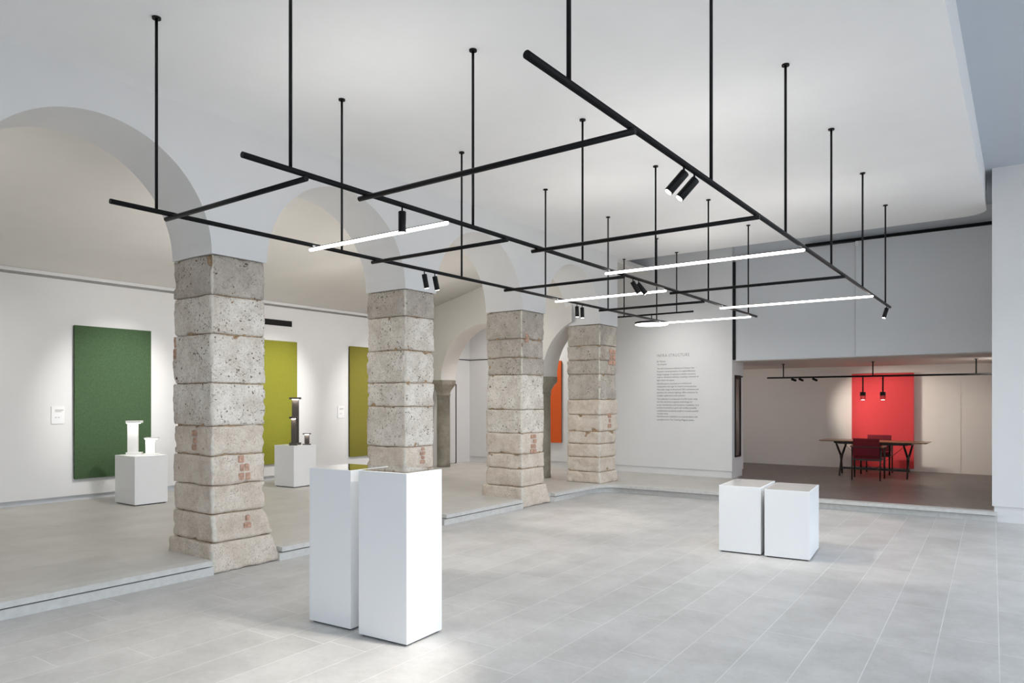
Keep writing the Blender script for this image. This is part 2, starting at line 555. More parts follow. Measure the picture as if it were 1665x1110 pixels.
# ------------------------------------------------------------------ right-hand wall, windows, wall behind the camera
bm = bmesh.new()
box(bm, -0.36, 3.9, 11.64, 13.9, 0.215, HZ)
struct('wall_pillar', bm, WALL)
struct('baseboard_pillar', boxbm(-0.335, 3.9, 11.66, 13.9, 0.0, 0.215), WALL)
RX = 3.8
bm = bmesh.new()
box(bm, RX, RX + 0.3, -4.3, 11.7, 0.0, 0.12)
box(bm, RX, RX + 0.3, -4.3, 11.7, 4.45, HZ)
WIN = []
edges = [-4.3 + 0.4 + i * 2.25 for i in range(8)]
for i, e in enumerate(edges[:-1]):
    box(bm, RX, RX + 0.3, e - 0.4 if i == 0 else e - 0.15, e, 0.12, 4.45)
    WIN.append((e, e + 2.1))
box(bm, RX, RX + 0.3, edges[-1] - 0.15, 11.7, 0.12, 4.45)
struct('wall_right', bm, WALL)
for i, (a, b) in enumerate(WIN):
    bm = bmesh.new()
    for y0, y1, z0, z1 in ((a, a + 0.05, 0.12, 4.45), (b - 0.05, b, 0.12, 4.45), (a + 0.05, b - 0.05, 0.12, 0.17), (a + 0.05, b - 0.05, 4.40, 4.45), (a + 0.05, b - 0.05, 2.5, 2.55)):
        box(bm, RX + 0.12, RX + 0.18, y0, y1, z0, z1)
    w = struct('window_%d' % (i + 1), bm, BLACK)
    obj('pane', boxbm(RX + 0.145, RX + 0.153, a + 0.03, b - 0.03, 0.15, 4.42), PANE, w)
# wall behind the camera, with three more windows
bm = bmesh.new()
box(bm, -12.2, 0.5, -4.5, -4.2, 0.0, HZ); box(bm, 3.2, 4.1, -4.5, -4.2, 0.0, HZ)
box(bm, 0.5, 3.2, -4.5, -4.2, 0.0, 0.3); box(bm, 0.5, 3.2, -4.5, -4.2, 4.0, HZ)
struct('wall_front', bm, WALL)
for k, (a, b) in enumerate(((0.5, 3.2),)):
    bm = bmesh.new()
    for x0, x1, z0, z1 in ((a, a + 0.05, 0.3, 4.0), (b - 0.05, b, 0.3, 4.0), (a + 0.05, b - 0.05, 0.3, 0.35), (a + 0.05, b - 0.05, 3.95, 4.0), (a + 0.05, b - 0.05, 2.3, 2.35)):
        box(bm, x0, x1, -4.38, -4.32, z0, z1)
    w = struct('window_%d' % (8 + k), bm, BLACK)
    obj('pane', boxbm(a + 0.03, b - 0.03, -4.354, -4.346, 0.33, 3.97), PANE, w)

# ------------------------------------------------------------------ red room
struct('wall_red_room', boxbm(-6.6, 1.4, 17.30, 17.6, STEP, 2.6), ROOMW)
bm = bmesh.new()
box(bm, -3.94, -1.07, 17.292, 17.30, STEP, 2.33)
struct('trim_6', bm, ROOMW)
struct('wall_red_room_left', boxbm(-6.6, -6.3, 14.27, 17.3, STEP, 2.6), ROOMW)
struct('wall_red_room_right', boxbm(0.6, 0.9, 13.9, 17.3, STEP, 2.6), ROOMW)
struct('ceiling_red_room', boxbm(-6.3, 0.6, 13.70, 17.3, 2.42, 2.6), ROOMW)
struct('wall_lintel', boxbm(-4.60, -0.36, 13.72, 13.95, 2.6, HZ), GREYP)

# sliding shutter panels above the opening, hung from a black track
t = thing('sliding_partition', 'large pale grey sliding partition left of the seam above the opening', 'partition', (-3.47, 13.665, 2.43), group='grey partitions above the red room opening')
obj('board', boxbm(-1.087, 1.08, -0.015, 0.02, 0, 2.03, bev=0.004), GREYP, t)
t = thing('sliding_partition', 'large pale grey sliding partition right of the seam, next to the white pillar', 'partition', (-1.36, 13.61, 2.43), group='grey partitions above the red room opening')
obj('board', boxbm(-1.045, 0.99, -0.015, 0.02, 0, 2.03, bev=0.004), GREYP, t)
obj('hanger', boxbm(-1.05, -1.0, -0.022, 0.03, 1.95, 2.03), WALL, t)
o = obj('sliding_track', boxbm(-3.25, -0.36, 13.58, 13.70, 4.463, 4.515), BLACK)
tag(o, 'long black sliding track running along the top of the grey panels', 'track')
o = obj('shadow_gap', boxbm(-4.60, -4.545, 13.63, 13.72, 2.45, 4.35), BLACKF)  # black strip put in for the shade inside this slot
o.name = 'trim_7'; o['kind'] = 'structure'

# ------------------------------------------------------------------ stone pillars
def stone_block(bm, x0b, x1b, y0b, y1b, x0t, x1t, y0t, y1t, z0, z1, seed, mi, step=0.022, rough=1.0):
    """one rough ashlar; b/t = extents at bottom and top"""
    nz = max(6, int((z1 - z0) / step)); nx = max(6, int(abs(x1b - x0b) / step)); ny = max(6, int(abs(y1b - y0b) / step))
    per = []
    for i in range(nx): per.append((i / nx, 0.0))
    for i in range(ny): per.append((1.0, i / ny))
    for i in range(nx): per.append((1 - i / nx, 1.0))
    for i in range(ny): per.append((0.0, 1 - i / ny))
    off = Vector((seed * 3.7, seed * 1.3, seed * 2.1))
    rings = []
    for k in range(nz + 1):
        t = k / nz
        z = z0 + (z1 - z0) * t
        de = min(t, 1 - t) * (z1 - z0)
        inset = 0.006 * math.exp(-(de / 0.008)) * (1.0 + 0.9 * noise.noise(Vector((seed * 1.7, k * 0.01, 0.3)))) 
        X0 = x0b + (x0t - x0b) * t; X1 = x1b + (x1t - x1b) * t; Y0 = y0b + (y0t - y0b) * t; Y1 = y1b + (y1t - y1b) * t
        ring = []
        for (a, b) in per:
            px = X0 + (X1 - X0) * a; py = Y0 + (Y1 - Y0) * b
            nx_ = (-1 if a == 0 else 1 if a == 1 else 0); ny_ = (-1 if b == 0 else 1 if b == 1 else 0)
            # round the vertical corners
            dx = min(a, 1 - a) * abs(X1 - X0); dy = min(b, 1 - b) * abs(Y1 - Y0)
            corner = 0.010 * math.exp(-((dx + dy) / 0.020))
            n = Vector((nx_, ny_, 0))
            if n.length > 0: n.normalize()
            P = Vector((px, py, z)) + off
            d = noise.noise(P * 4) * 0.016 * rough + noise.noise(P * 15) * 0.008 * rough + noise.noise(P * 45) * 0.004 * rough
            chip = noise.noise(P * 9 + Vector((7, 3, 1)))
            if chip > 0.25: d -= (chip - 0.25) * 0.10 * rough * math.exp(-(min(dx + dy, de) / 0.05))
            zz = z
            wv = 0.011 * noise.noise(Vector((px * 4, py * 4, seed * 0.0 + round((z0 if t < 0.5 else z1) * 50))))
            zz = z + wv * max(0.0, abs(2 * t - 1) ** 3) + (noise.noise(P * 14) * 0.004 if k in (0, nz) else 0)
            cx, cy = (X0 + X1) / 2, (Y0 + Y1) / 2
            c = Vector((cx - px, cy - py, 0)).normalized()
            ring.append(bm.verts.new(Vector((px, py, zz)) + n * (d - inset) + c * corner))
        rings.append(ring)
    m = len(per)
    for k in range(nz):
        for i in range(m):
            f = bm.faces.new((rings[k][i], rings[k][(i + 1) % m], rings[k + 1][(i + 1) % m], rings[k + 1][i]))
            f.material_index = mi; f.smooth = True
            # pale lime mortar strip along the front corner
            a, b = per[i]
            if a > 1 - 0.024 / abs(X1 - X0) and b < 0.022 / abs(Y1 - Y0):
                if noise.noise(Vector((seed, k * 0.13, 0))) > -0.30:
                    f.material_index = 2
    f = bm.faces.new(list(reversed(rings[0]))); f.material_index = mi
    f = bm.faces.new(rings[-1]); f.material_index = mi

def pillar(y0, y1, joints, label, seed, granite_from, flares, bricks, z_floor):
    t = thing('stone_pillar', label, 'pillar', (PX, (y0 + y1) / 2, z_floor), group='rough stone pillars carrying the white arches')
    hy = (y1 - y0) / 2
    bm = bmesh.new()
    rnd = random.Random(seed)
    n = len(joints) - 1
    for i in range(n):
        zt, zb = joints[i] - z_floor, joints[i + 1] - z_floor
        mi = 1 if i >= granite_from else 3 if i == 0 or (seed > 5 and i < 3) or seed == 11 else 0
        fl = flares.get(i, None)
        l, r, f_ = rnd.uniform(-0.010, 0.010), rnd.uniform(-0.012, 0.012), rnd.uniform(-0.006, 0.004)
        bot = [-0.705 + l, f_ - 0.010, -hy + 0.006 + l * 0.3, hy - 0.02 + r]
        top = list(bot)
        if fl:
            for k in range(4):
                bot[k] += fl[0][k]; top[k] += fl[1][k]
        stone_block(bm, bot[0], bot[1], bot[2], bot[3], top[0], top[1], top[2], top[3], zb + 0.0055, zt - 0.0055, seed * 10 + i, mi)
    obj('shaft', bm, [CEPPO, GRANITE, LIME_M, CEPPOG], t)
    bm = bmesh.new()
    stone_block(bm, -0.684, -0.032, -hy + 0.028, hy - 0.042, -0.684, -0.032, -hy + 0.028, hy - 0.042, 0.02, joints[0] - z_floor - 0.002, seed * 10 + 9, 0, step=0.03, rough=0.8)
    for f in bm.faces: f.material_index = 0
    obj('mortar_joint', bm, MORTAR, t)
    for (face, a0, a1, z0, z1, rows, cols) in bricks:
        bm = bmesh.new()
        ch = (z1 - z0) / rows
        for r_ in range(rows):
            for c_ in range(cols):
                w = (a1 - a0) / cols
                if rnd.random() < 0.12: continue
                sh = (0.25 * w if r_ % 2 else 0.0)
                u0 = a0 + c_ * w + 0.006 + (sh if c_ == 0 else 0); u1 = a0 + (c_ + 1) * w - 0.006 - (sh if c_ == cols - 1 else 0) * 0.6
                zz0 = z0 + r_ * ch + 0.008 - z_floor; zz1 = z0 + (r_ + 1) * ch - 0.008 - z_floor
                if face == 'front':
                    box(bm, -0.09, 0.005 + rnd.uniform(-0.004, 0.003), u0 - (y0 + y1) / 2, u1 - (y0 + y1) / 2, zz0, zz1, bev=0.012)
                else:
                    box(bm, u0 - PX, u1 - PX, -hy - 0.006 + rnd.uniform(-0.004, 0.003), -hy + 0.09, zz0, zz1, bev=0.012)
        for f in bm.faces:
            f.material_index = 0
        obj('brick_infill', bm, BRICK, t)
    return t

pillar(3.74, 4.345, [3.055, 2.668, 2.295, 1.822, 1.408, 1.122, 0.836, 0.562, 0.291, 0.0],
       'big rough stone pillar nearest the camera, with brick patches, in front of the green panel', 3, 4,
       {7: ((-0.01, 0.01, 0.01, 0.10), (0, 0, 0, 0.0)), 8: ((-0.06, 0.025, -0.02, 0.20), (-0.055, 0.01, -0.015, 0.10))},
       [('front', 4.02, 4.16, 0.86, 1.12, 3, 2), ('side', -6.60, -6.51, 1.16, 1.37, 3, 1), ('front', 4.08, 4.17, 0.38, 0.52, 2, 1), ('side', -6.950, -6.885, 2.06, 2.30, 2, 1)], 0.0)
pillar(6.33, 6.90, [3.055, 2.714, 2.287, 1.879, 1.578, 1.069, 0.78, 0.50, 0.25, 0.0],
       'rough stone pillar standing directly behind the tall white plinths', 5, 5,
       {0: ((0, 0, 0, -0.0), (0, 0, 0, 0)), 8: ((-0.06, 0.02, -0.02, 0.12), (-0.04, 0.01, -0.01, 0.08))},
       [('front', 6.60, 6.70, 0.84, 1.06, 4, 1)], 0.0)
pillar(8.86, 9.51, [3.055, 2.615, 2.323, 2.056, 1.514, 1.146, 0.826, 0.596, 0.322, 0.0],
       'rough stone pillar in the middle of the arcade, with a square of red bricks, between two dark round columns', 8, 5,
       {8: ((-0.10, 0.02, -0.01, 0.17), (-0.06, 0.01, -0.01, 0.05))},
       [('front', 9.08, 9.26, 0.82, 1.13, 4, 2), ('front', 8.96, 9.04, 2.55, 2.70, 1, 1)], 0.0)
pillar(11.32, 12.00, [3.055, 2.669, 2.40, 2.138, 1.672, 1.394, 1.088, 0.86, 0.612, 0.345, STEP - 0.005],
       'farthest rough stone pillar, standing on the raised floor beside the wall text', 11, 4,
       {4: ((0, 0, 0, 0.05), (0, 0, 0, 0.05)), 5: ((0, 0, 0, 0.05), (0, 0, 0, 0.05)), 9: ((-0.01, 0.015, -0.01, 0.05), (0, 0, 0, 0.02))},
       [('front', 11.66, 11.93, 2.32, 2.62, 3, 2), ('front', 11.62, 11.76, 1.14, 1.42, 3, 1)], STEP - 0.005)

# thin grey columns of the end arcade
def thin_column(u, label, r, cap):
    p = ORG + DIRU * u + NRM * 0.09
    t = thing('round_column', label, 'column', (p.x, p.y, STEP), math.atan2(DIRU.y, DIRU.x), group='dark round columns at the end of the aisle')
    bm = lathe(bmesh.new(), [(r * 1.04, 0), (r * 1.0, 0.1), (r * 1.0, 0.9), (r * 0.97, 1.62), (r * 1.06, 1.63), (r * 1.06, 1.66), (r * 0.97, 1.67)], 28)
    for v in bm.verts:
        d = noise.noise(v.co * 9 + Vector((u * 3, 1, 0))) * 0.008
        v.co.x *= 1 + d / r; v.co.y *= 1 + d / r
    obj('shaft', bm, GREYST, t)
    # capital: round below, square above
    bm = bmesh.new()
    seg = 32; rings = []
    for k in range(7):
        f = k / 6
        z = 1.67 + 0.20 * f
        s = f ** 1.6
        ring = []
        for i in range(seg):
            a = 2 * PI * i / seg
            cr = r * 1.0
            sq = cap / max(abs(math.cos(a)), abs(math.sin(a)))
            sq = min(sq, cap * 1.32)
            rad = cr * (1 - s) + sq * s
            rad += noise.noise(Vector((math.cos(a) * 2, math.sin(a) * 2, z * 6 + u))) * 0.008
            ring.append(bm.verts.new((rad * math.cos(a), rad * math.sin(a), z)))
        rings.append(ring)
    ring = [bm.verts.new((v.co.x * 1.03, v.co.y * 1.03, 1.895)) for v in rings[-1]]; rings.append(ring)
    ring = [bm.verts.new((v.co.x, v.co.y, 1.975)) for v in rings[-1]]; rings.append(ring)
    for a, b in zip(rings, rings[1:]):
        for i in range(seg):
            bm.faces.new((a[i], a[(i + 1) % seg], b[(i + 1) % seg], b[i]))
    bm.faces.new(list(reversed(rings[0]))); bm.faces.new(rings[-1])
    obj('capital', bm, GREYST, t)
thin_column(0.0, 'dark grey round column with square capital beside the white door, left of the middle pillar', 0.150, 0.205)
thin_column(L_ARCH, 'dark grey round column half hidden behind the middle pillar, beside the orange panel', 0.165, 0.215)

# ------------------------------------------------------------------ fabric panels on the walls
def panel_left(name, y0, y1, z0, z1, mat_, label):
    t = thing(name, label, 'panel', (LX, (y0 + y1) / 2, z0), group='fabric panels on the left wall')
    w = (y1 - y0) / 2
    obj('fabric_face', boxbm(0.025, 0.05, -w, w, 0, z1 - z0, bev=0.004), mat_, t)
    obj('backing_frame', boxbm(0.0, 0.026, -w + 0.006, w - 0.006, 0.006, z1 - z0 - 0.006), BLACKF, t)
panel_left('fabric_panel', 4.70, 5.85, 0.47, 2.79, GREEN, 'tall dark green fabric panel on the left wall')
panel_left('fabric_panel', 7.55, 8.71, 0.45, 2.80, LIMEF, 'lime yellow-green fabric panel behind the three bronze lamps')
panel_left('fabric_panel', 10.05, 11.20, 0.46, 2.81, OLIVEF, 'olive fabric panel showing beside the second stone pillar')
t = thing('fabric_panel', 'narrow view of an orange fabric panel on the far white wall behind the pillars', 'panel', (-9.06, 13.6, 0.70))
obj('fabric_face', boxbm(-0.575, 0.575, -0.05, -0.025, 0, 1.86, bev=0.004), ORANGE, t)
obj('backing_frame', boxbm(-0.569, 0.569, -0.026, 0.0, 0.006, 1.854), BLACKF, t)
t = thing('fabric_panel', 'large red fabric panel on the wall behind the table', 'panel', (-2.51, 17.292, 0.20))
obj('fabric_face', boxbm(-0.605, 0.605, -0.14, -0.115, 0, 2.05, bev=0.004), RED, t)
obj('backing_frame', boxbm(-0.585, 0.585, -0.116, 0.0, 0.02, 2.03), RED, t)

o = obj('air_slot', boxbm(LX - 0.02, LX + 0.008, 7.55, 8.62, 3.095, 3.205), BLACKF)
tag(o, 'black horizontal slot high on the left wall above the lime panel', 'vent')

def placard(y, z, w, hh, label):
    t = thing('wall_placard', label, 'sign', (LX, y, z), group='small white placards on the left wall')
    obj('plate', boxbm(0.0, 0.012, -w / 2, w / 2, 0, hh, bev=0.002), PLINTH, t)
    bm = bmesh.new()
    box(bm, 0.012, 0.0135, -w * 0.22, w * 0.42, hh * 0.76, hh * 0.83); box(bm, 0.012, 0.0135, -w * 0.22, w * 0.30, hh * 0.69, hh * 0.74)
    obj('print', bm, PALE, t)
    bm = bmesh.new()
    box(bm, 0.012, 0.0135, -w * 0.22, -w * 0.08, hh * 0.34, hh * 0.40); box(bm, 0.012, 0.0135, w * 0.0, w * 0.14, hh * 0.34, hh * 0.40)
    obj('print', bm, PALE, t)
placard(4.49, 1.31, 0.175, 0.255, 'small white placard beside the green panel')
placard(9.84, 1.29, 0.17, 0.25, 'small white placard between the lime panel and the olive panel')

# ------------------------------------------------------------------ plinths
def plinth(fl, fr, depth, z0, z1, label, group, mirror):
    fl, fr = Vector((fl[0], fl[1], 0)), Vector((fr[0], fr[1], 0))
    d = (fr - fl); w = d.length; rz = math.atan2(d.y, d.x)
    n = Vector((-d.y, d.x, 0)).normalized()
    c = (fl + fr) / 2 + n * depth / 2
    t = thing('plinth', label, 'plinth', (c.x, c.y, z0), rz, group)
    hh = z1 - z0
    obj('recessed_base', boxbm(-w / 2 + 0.02, w / 2 - 0.02, -depth / 2 + 0.02, depth / 2 - 0.02, 0, 0.016), SHADOWG, t)
    if mirror:
        bm = boxbm(-w / 2, w / 2, -depth / 2, depth / 2, 0.014, hh, bev=0.003)
        obj('body', bm, PLINTH, t)
        o = obj('reflective_top', boxbm(-w / 2 + 0.008, w / 2 - 0.008, -depth / 2 + 0.008, depth / 2 - 0.008, hh - 0.002, hh + 0.0015), mirror, t)
        o['label'] = 'reflective top plate'
    else:
        obj('body', boxbm(-w / 2, w / 2, -depth / 2, depth / 2, 0.014, hh, bev=0.003), PLINTH, t)
    return t
plinth((-4.325, 3.372), (-3.905, 3.404), 0.40, 0, 1.150, 'tall white plinth, left one of the close pair in the foreground', 'tall white plinths in the foreground', MIRROR)
plinth((-3.785, 3.372), (-3.348, 3.403), 0.385, 0, 1.162, 'tall white plinth, right one of the close pair in the foreground, brightly lit side', 'tall white plinths in the foreground', MIRROR)
plinth((-2.712, 7.588), (-2.272, 7.624), 0.76, 0, 0.726, 'low white plinth, left one of the pair on the right of the hall', 'low white plinths on the right', WHITETOP)
plinth((-2.227, 7.604), (-1.784, 7.648), 0.725, 0, 0.716, 'low white plinth, right one of the pair on the right of the hall', 'low white plinths on the right', WHITETOP)
plinth((-10.90, 4.985), (-10.305, 4.985), 0.48, STEP, 0.850, 'white plinth carrying the white lamps, in front of the green panel', 'white plinths in the aisle', None)
plinth((-10.757, 7.63), (-10.250, 7.66), 0.50, STEP, 0.868, 'white plinth carrying the bronze lamps, in front of the lime panel', 'white plinths in the aisle', None)

# lamps on the aisle plinths
def table_lamp(x, y, z, hh, w, d, mat_, label, group, cantilever, rz=math.radians(48)):
    t = thing('table_lamp', label, 'lamp', (x, y, z), rz, group)
    th = max(0.018, 0.035 * min(1, hh / 0.5))
    if cantilever:      # column on the left, base and head reaching right
        cx0, cx1 = -w / 2, w * 0.19
    else:
        cx0, cx1 = -w * 0.30, w * 0.30
    obj('base', boxbm(-w / 2, w / 2, -d / 2, d / 2, 0, th, bev=0.003), mat_, t)
    obj('column', boxbm(cx0, cx1, d * 0.12, d * 0.5, th, hh - th, bev=0.002), mat_, t)
    obj('head', boxbm(-w / 2, w / 2, -d / 2, d / 2, hh - th, hh, bev=0.003), mat_, t)
    o = obj('led', boxbm(cx0 + 0.01, cx1 - 0.005 if not cantilever else w * 0.4, -d * 0.40, d * 0.05, hh - th - 0.006, hh - th), LENSL, t)
    o['label'] = 'glowing light strip under the head'
table_lamp(-10.76, 5.20, 0.85, 0.505, 0.205, 0.13, LAMPW, 'tall white lit table lamp in front of the green panel', 'white lamps on the left plinth', True)
table_lamp(-10.53, 5.345, 0.85, 0.255, 0.190, 0.12, LAMPW, 'short white table lamp beside the tall white one', 'white lamps on the left plinth', True)
table_lamp(-10.57, 7.93, 0.868, 0.845, 0.20, 0.13, BRONZE, 'tallest bronze table lamp of the three on one plinth', 'bronze lamps on one plinth', False)
table_lamp(-10.415, 7.775, 0.868, 0.505, 0.135, 0.12, BRONZE, 'medium bronze table lamp standing before the tallest', 'bronze lamps on one plinth', False)
table_lamp(-10.335, 8.0, 0.868, 0.205, 0.140, 0.10, BRONZE, 'smallest bronze table lamp at the right edge of the plinth', 'bronze lamps on one plinth', False)

# ------------------------------------------------------------------ light grid
RZ = 3.0
RAILS = {'L': -5.00, 'C': -3.47, 'R': -1.57}
grid = thing('lighting_grid', 'large black tubular light grid of rails, cross bars and rods hanging from the ceiling', 'light grid', (-3.4, 6.8, RZ))
GO = Vector((-3.4, 6.8, RZ))
def gl(x, y, z):
    return (x - GO.x, y - GO.y, z - GO.z)
ROD_Y = [2.57, 4.255, 5.935, 7.61, 9.30, 11.01]
for k, x in RAILS.items():
    obj('rail', tubebm(gl(x, 2.255, RZ), gl(x, 11.425, RZ), 0.0175, seg=20), BLACK, grid)
    for y in ROD_Y:
        rod = obj('hanging_rod', tubebm(gl(x, y, RZ + 0.01), gl(x, y, CZ - 0.01), 0.0105, seg=14), BLACK, grid)
        obj('ceiling_flange', tubebm(gl(x, y, CZ - 0.013), gl(x, y, CZ), 0.030, seg=24), BLACK, rod)
BARZ = 2.966
BARS = [(-5.04, -3.44, 2.66), (-5.02, -3.42, 4.64), (-5.02, -3.435, 6.75), (-5.02, -3.435, 9.065), (-3.51, -1.535, 3.133), (-3.51, -1.535, 5.125), (-3.51, -1.535, 8.115)]
for x0, x1, y in BARS:
    obj('cross_bar', tubebm(gl(x0, y, BARZ), gl(x1, y, BARZ), 0.0165, seg=18), BLACK, grid)

def led_tube(x0, x1, y, label):
    cx = (x0 + x1) / 2
    t = thing('pendant_tube_light', label, 'light', (cx, y, BARZ - 0.0014), group='lit tubes hanging from the light grid')
    hl = (x1 - x0) / 2
    bm = bmesh.new()
    r = 0.0155
    prof = [(0.004, -hl), (0.011, -hl + 0.004), (r, -hl + 0.014), (r, hl - 0.014), (0.011, hl - 0.004), (0.004, hl)]
    lathe(bm, prof, 20, Matrix.Rotation(PI / 2, 4, 'Y'))
    obj('diffuser', bm, TUBE, t)
    obj('housing', boxbm(-hl + 0.005, hl - 0.005, -0.0105, 0.0105, 0.009, 0.0175, bev=0.002), BLACK, t)
    # the light the tube gives off, downwards and upwards
    for nm, dz, rx, e in (('tube_glow', -0.020, 0.0, 13.0), ('tube_glow', 0.024, PI, 6.0)):
        l = bpy.data.lights.new(nm, 'AREA'); l.shape = 'RECTANGLE'; l.size = 2 * hl - 0.06; l.size_y = 0.02
        l.energy = e; l.color = (1.0, 0.97, 0.93)
        lo = bpy.data.objects.new(nm, l); COL.objects.link(lo); lo.parent = t
        lo.location = (0, 0, dz); lo.rotation_euler = (rx, 0, 0)
led_tube(-5.04, -3.44, 3.93, 'lit white tube under the grid nearest the first stone pillar, on the left')
led_tube(-3.51, -1.545, 6.46, 'lit white tube on the right half of the grid, nearer of the two there')
led_tube(-5.03, -3.455, 7.885, 'lit white tube in the middle of the grid crossing behind the two tilted spotlights')
led_tube(-3.50, -1.535, 9.825, 'lit white tube at the right far end, in front of the grey partitions')
led_tube(-5.03, -3.46, 11.11, 'farthest lit white tube, beside the round disc lamp')

def spotlight(x, y, ztop, target, label, group, r=0.0265, ln=0.145, energy=60, size=50, blend=0.6, stem=0.035, col=(1.0, 0.92, 0.82)):
    t = thing('spotlight', label, 'spotlight', (x, y, ztop), group=group)
    obj('stem', tubebm((0, 0, 0), (0, 0, -stem), 0.006, seg=10), BLACK, t)
    d = (Vector(target) - Vector((x, y, ztop))).normalized()
    q = d.to_track_quat('-Z', 'Y').to_matrix().to_4x4()
    M = Matrix.Translation((0, 0, -stem - 0.004)) @ q
    # body hangs from a pivot near its top
    prof = [(r * 0.9, -ln + 0.006), (r * 0.97, -ln), (r, -ln + 0.002), (r, -0.004), (r * 0.92, 0.0)]
    bm = bmesh.new()
    lathe(bm, prof, 24)
    bmesh.ops.transform(bm, matrix=M @ Matrix.Translation((0, 0, 0.012)), verts=bm.verts[:])
    obj('body', bm, BLACK, t)
    bm = bmesh.new()
    lathe(bm, [(r * 0.78, -ln - 0.0005), (r * 0.78, -ln + 0.004)], 20)
    bmesh.ops.transform(bm, matrix=M @ Matrix.Translation((0, 0, 0.010)), verts=bm.verts[:])
    o = obj('lens', bm, LENS, t); o['label'] = 'glowing lens'
    if energy:
        l = bpy.data.lights.new('spot_beam', 'SPOT')
        l.energy = energy; l.spot_size = math.radians(size); l.spot_blend = blend; l.shadow_soft_size = 0.03; l.color = col
        lo = bpy.data.objects.new('spot_beam', l); COL.objects.link(lo)
        lo.parent = t
        lo.matrix_parent_inverse = Matrix.Identity(4)
        lo.matrix_local = M @ Matrix.Translation((0, 0, -ln - 0.012))
    return t
SG = 'cylinder spotlights on the light grid'
SPT = RZ - 0.0185
spotlight(-3.47, 3.484, SPT, (-3.47, 3.484, 0), 'single black cylinder spotlight hanging straight down above the nearest lit tube', SG, energy=25)
spotlight(-1.57, 3.824, SPT, (-3.05, 2.95, 1.0), 'left of the two large tilted black spotlights on the right rail', SG, energy=170, size=42)
spotlight(-1.57, 3.981, SPT, (-3.05, 3.10, 1.0), 'right of the two large tilted black spotlights on the right rail', SG, energy=170, size=42)
spotlight(-5.00, 5.34, SPT, (-4.85, 6.0, 0), 'left of the two black spotlights above the second stone pillar', SG, energy=30)
spotlight(-5.00, 5.499, SPT, (-4.80, 6.2, 0), 'right of the two black spotlights above the second stone pillar', SG, energy=30)
spotlight(-3.47, 7.021, SPT, (-2.35, 7.75, 0.7), 'left of the two spotlights leaning right in the middle of the grid', SG, energy=60)
spotlight(-3.47, 7.158, SPT, (-1.9, 8.1, 0.7), 'right of the two spotlights leaning right in the middle of the grid', SG, energy=60)
spotlight(-5.00, 8.398, SPT, (-4.95, 8.5, 0), 'left of the two straight spotlights in front of the third arch', SG, energy=35)
spotlight(-5.00, 8.54, SPT, (-4.95, 8.65, 0), 'right of the two straight spotlights in front of the third arch', SG, energy=35)
spotlight(-1.57, 11.12, SPT, (-2.15, 10.6, 0.7), 'single spotlight at the far right end of the light grid', SG, energy=40)

# second track by the text wall with the round disc lamp
BT = thing('lighting_track', 'thin black track hanging close to the wall with the text', 'light track', (-5.75, 12.25, 3.27))
obj('rail', tubebm((-0.80, 0, 0), (0.90, 0, 0), 0.016), BLACK, BT)
for x in (-0.49, 0.58):
    rod = obj('hanging_rod', tubebm((x, 0, 0.01), (x, 0, CZ - 3.27 - 0.02), 0.0105, seg=12), BLACK, BT)
    obj('ceiling_flange', tubebm((x, 0, CZ - 3.27 - 0.013), (x, 0, CZ - 3.27), 0.030), BLACK, rod)
t = thing('disc_pendant', 'round lit disc lamp hanging under the track near the wall text', 'lamp', (-5.665, 12.25, 3.2525))
obj('stem', tubebm((0, 0, 0), (0, 0, -0.13), 0.009, seg=12), BLACK, t)
bm = bmesh.new(); lathe(bm, [(0.30, -0.165), (0.315, -0.160), (0.315, -0.130), (0.30, -0.125)], 48)
obj('housing', bm, BLACK, t)
bm = bmesh.new(); lathe(bm, [(0.290, -0.178), (0.306, -0.173), (0.306, -0.163)], 48)
obj('diffuser', bm, DISC, t)

# ------------------------------------------------------------------ red room lights
RT = thing('lighting_track', 'long black track with rods under the ceiling of the red panel room', 'light track', (-2.40, 15.3, 2.135))
obj('rail', tubebm((-2.02, 0, 0), (2.60, 0, 0), 0.0175), BLACK, RT)
for x in (-1.69, 0.0, 1.69):
    rod = obj('hanging_rod', tubebm((x, 0, 0.01), (x, 0, 0.27), 0.0115, seg=12), BLACK, RT)
    obj('ceiling_flange', tubebm((x, 0, 0.272), (x, 0, 0.285), 0.030), BLACK, rod)
for x, lab in ((-2.578, 'left of the two small pendants hanging before the red panel'), (-2.225, 'right of the two small pendants hanging before the red panel')):
    t = thing('pendant_lamp', lab, 'lamp', (x, 15.3, 2.118), group='small pendants over the table')
    obj('stem', tubebm((0, 0, 0), (0, 0, -0.30), 0.013, seg=12), BLACK, t)
    bm = bmesh.new(); lathe(bm, [(0.050, -0.365), (0.052, -0.36), (0.052, -0.300), (0.048, -0.295), (0.02, -0.290)], 24)
    obj('cap', bm, BLACK, t)
    bm = bmesh.new()
    seg = 24
    r1 = [bm.verts.new((0.053 * math.cos(2 * PI * i / seg), 0.053 * math.sin(2 * PI * i / seg), -0.363)) for i in range(seg)]
    r2 = [bm.verts.new((0.053 * math.cos(2 * PI * i / seg), 0.053 * math.sin(2 * PI * i / seg), -0.452)) for i in range(seg)]
    for i in range(seg): bm.faces.new((r1[i], r1[(i + 1) % seg], r2[(i + 1) % seg], r2[i]))
    o = obj('glass_shade', bm, REDGLASS, t); o['label'] = 'tinted glass cylinder'
    bm = bmesh.new(); lathe(bm, [(0.030, -0.450), (0.034, -0.444)], 20)
    o = obj('led', bm, LENS, t); o['label'] = 'glowing light source'
    l = bpy.data.lights.new('pendant_beam', 'SPOT'); l.energy = 6; l.spot_size = math.radians(80); l.spot_blend = 0.5; l.shadow_soft_size = 0.03; l.color = (1, 0.92, 0.8)
    lo = bpy.data.objects.new('pendant_beam', l); COL.objects.link(lo); lo.parent = t; lo.location = (0, 0, -0.47)
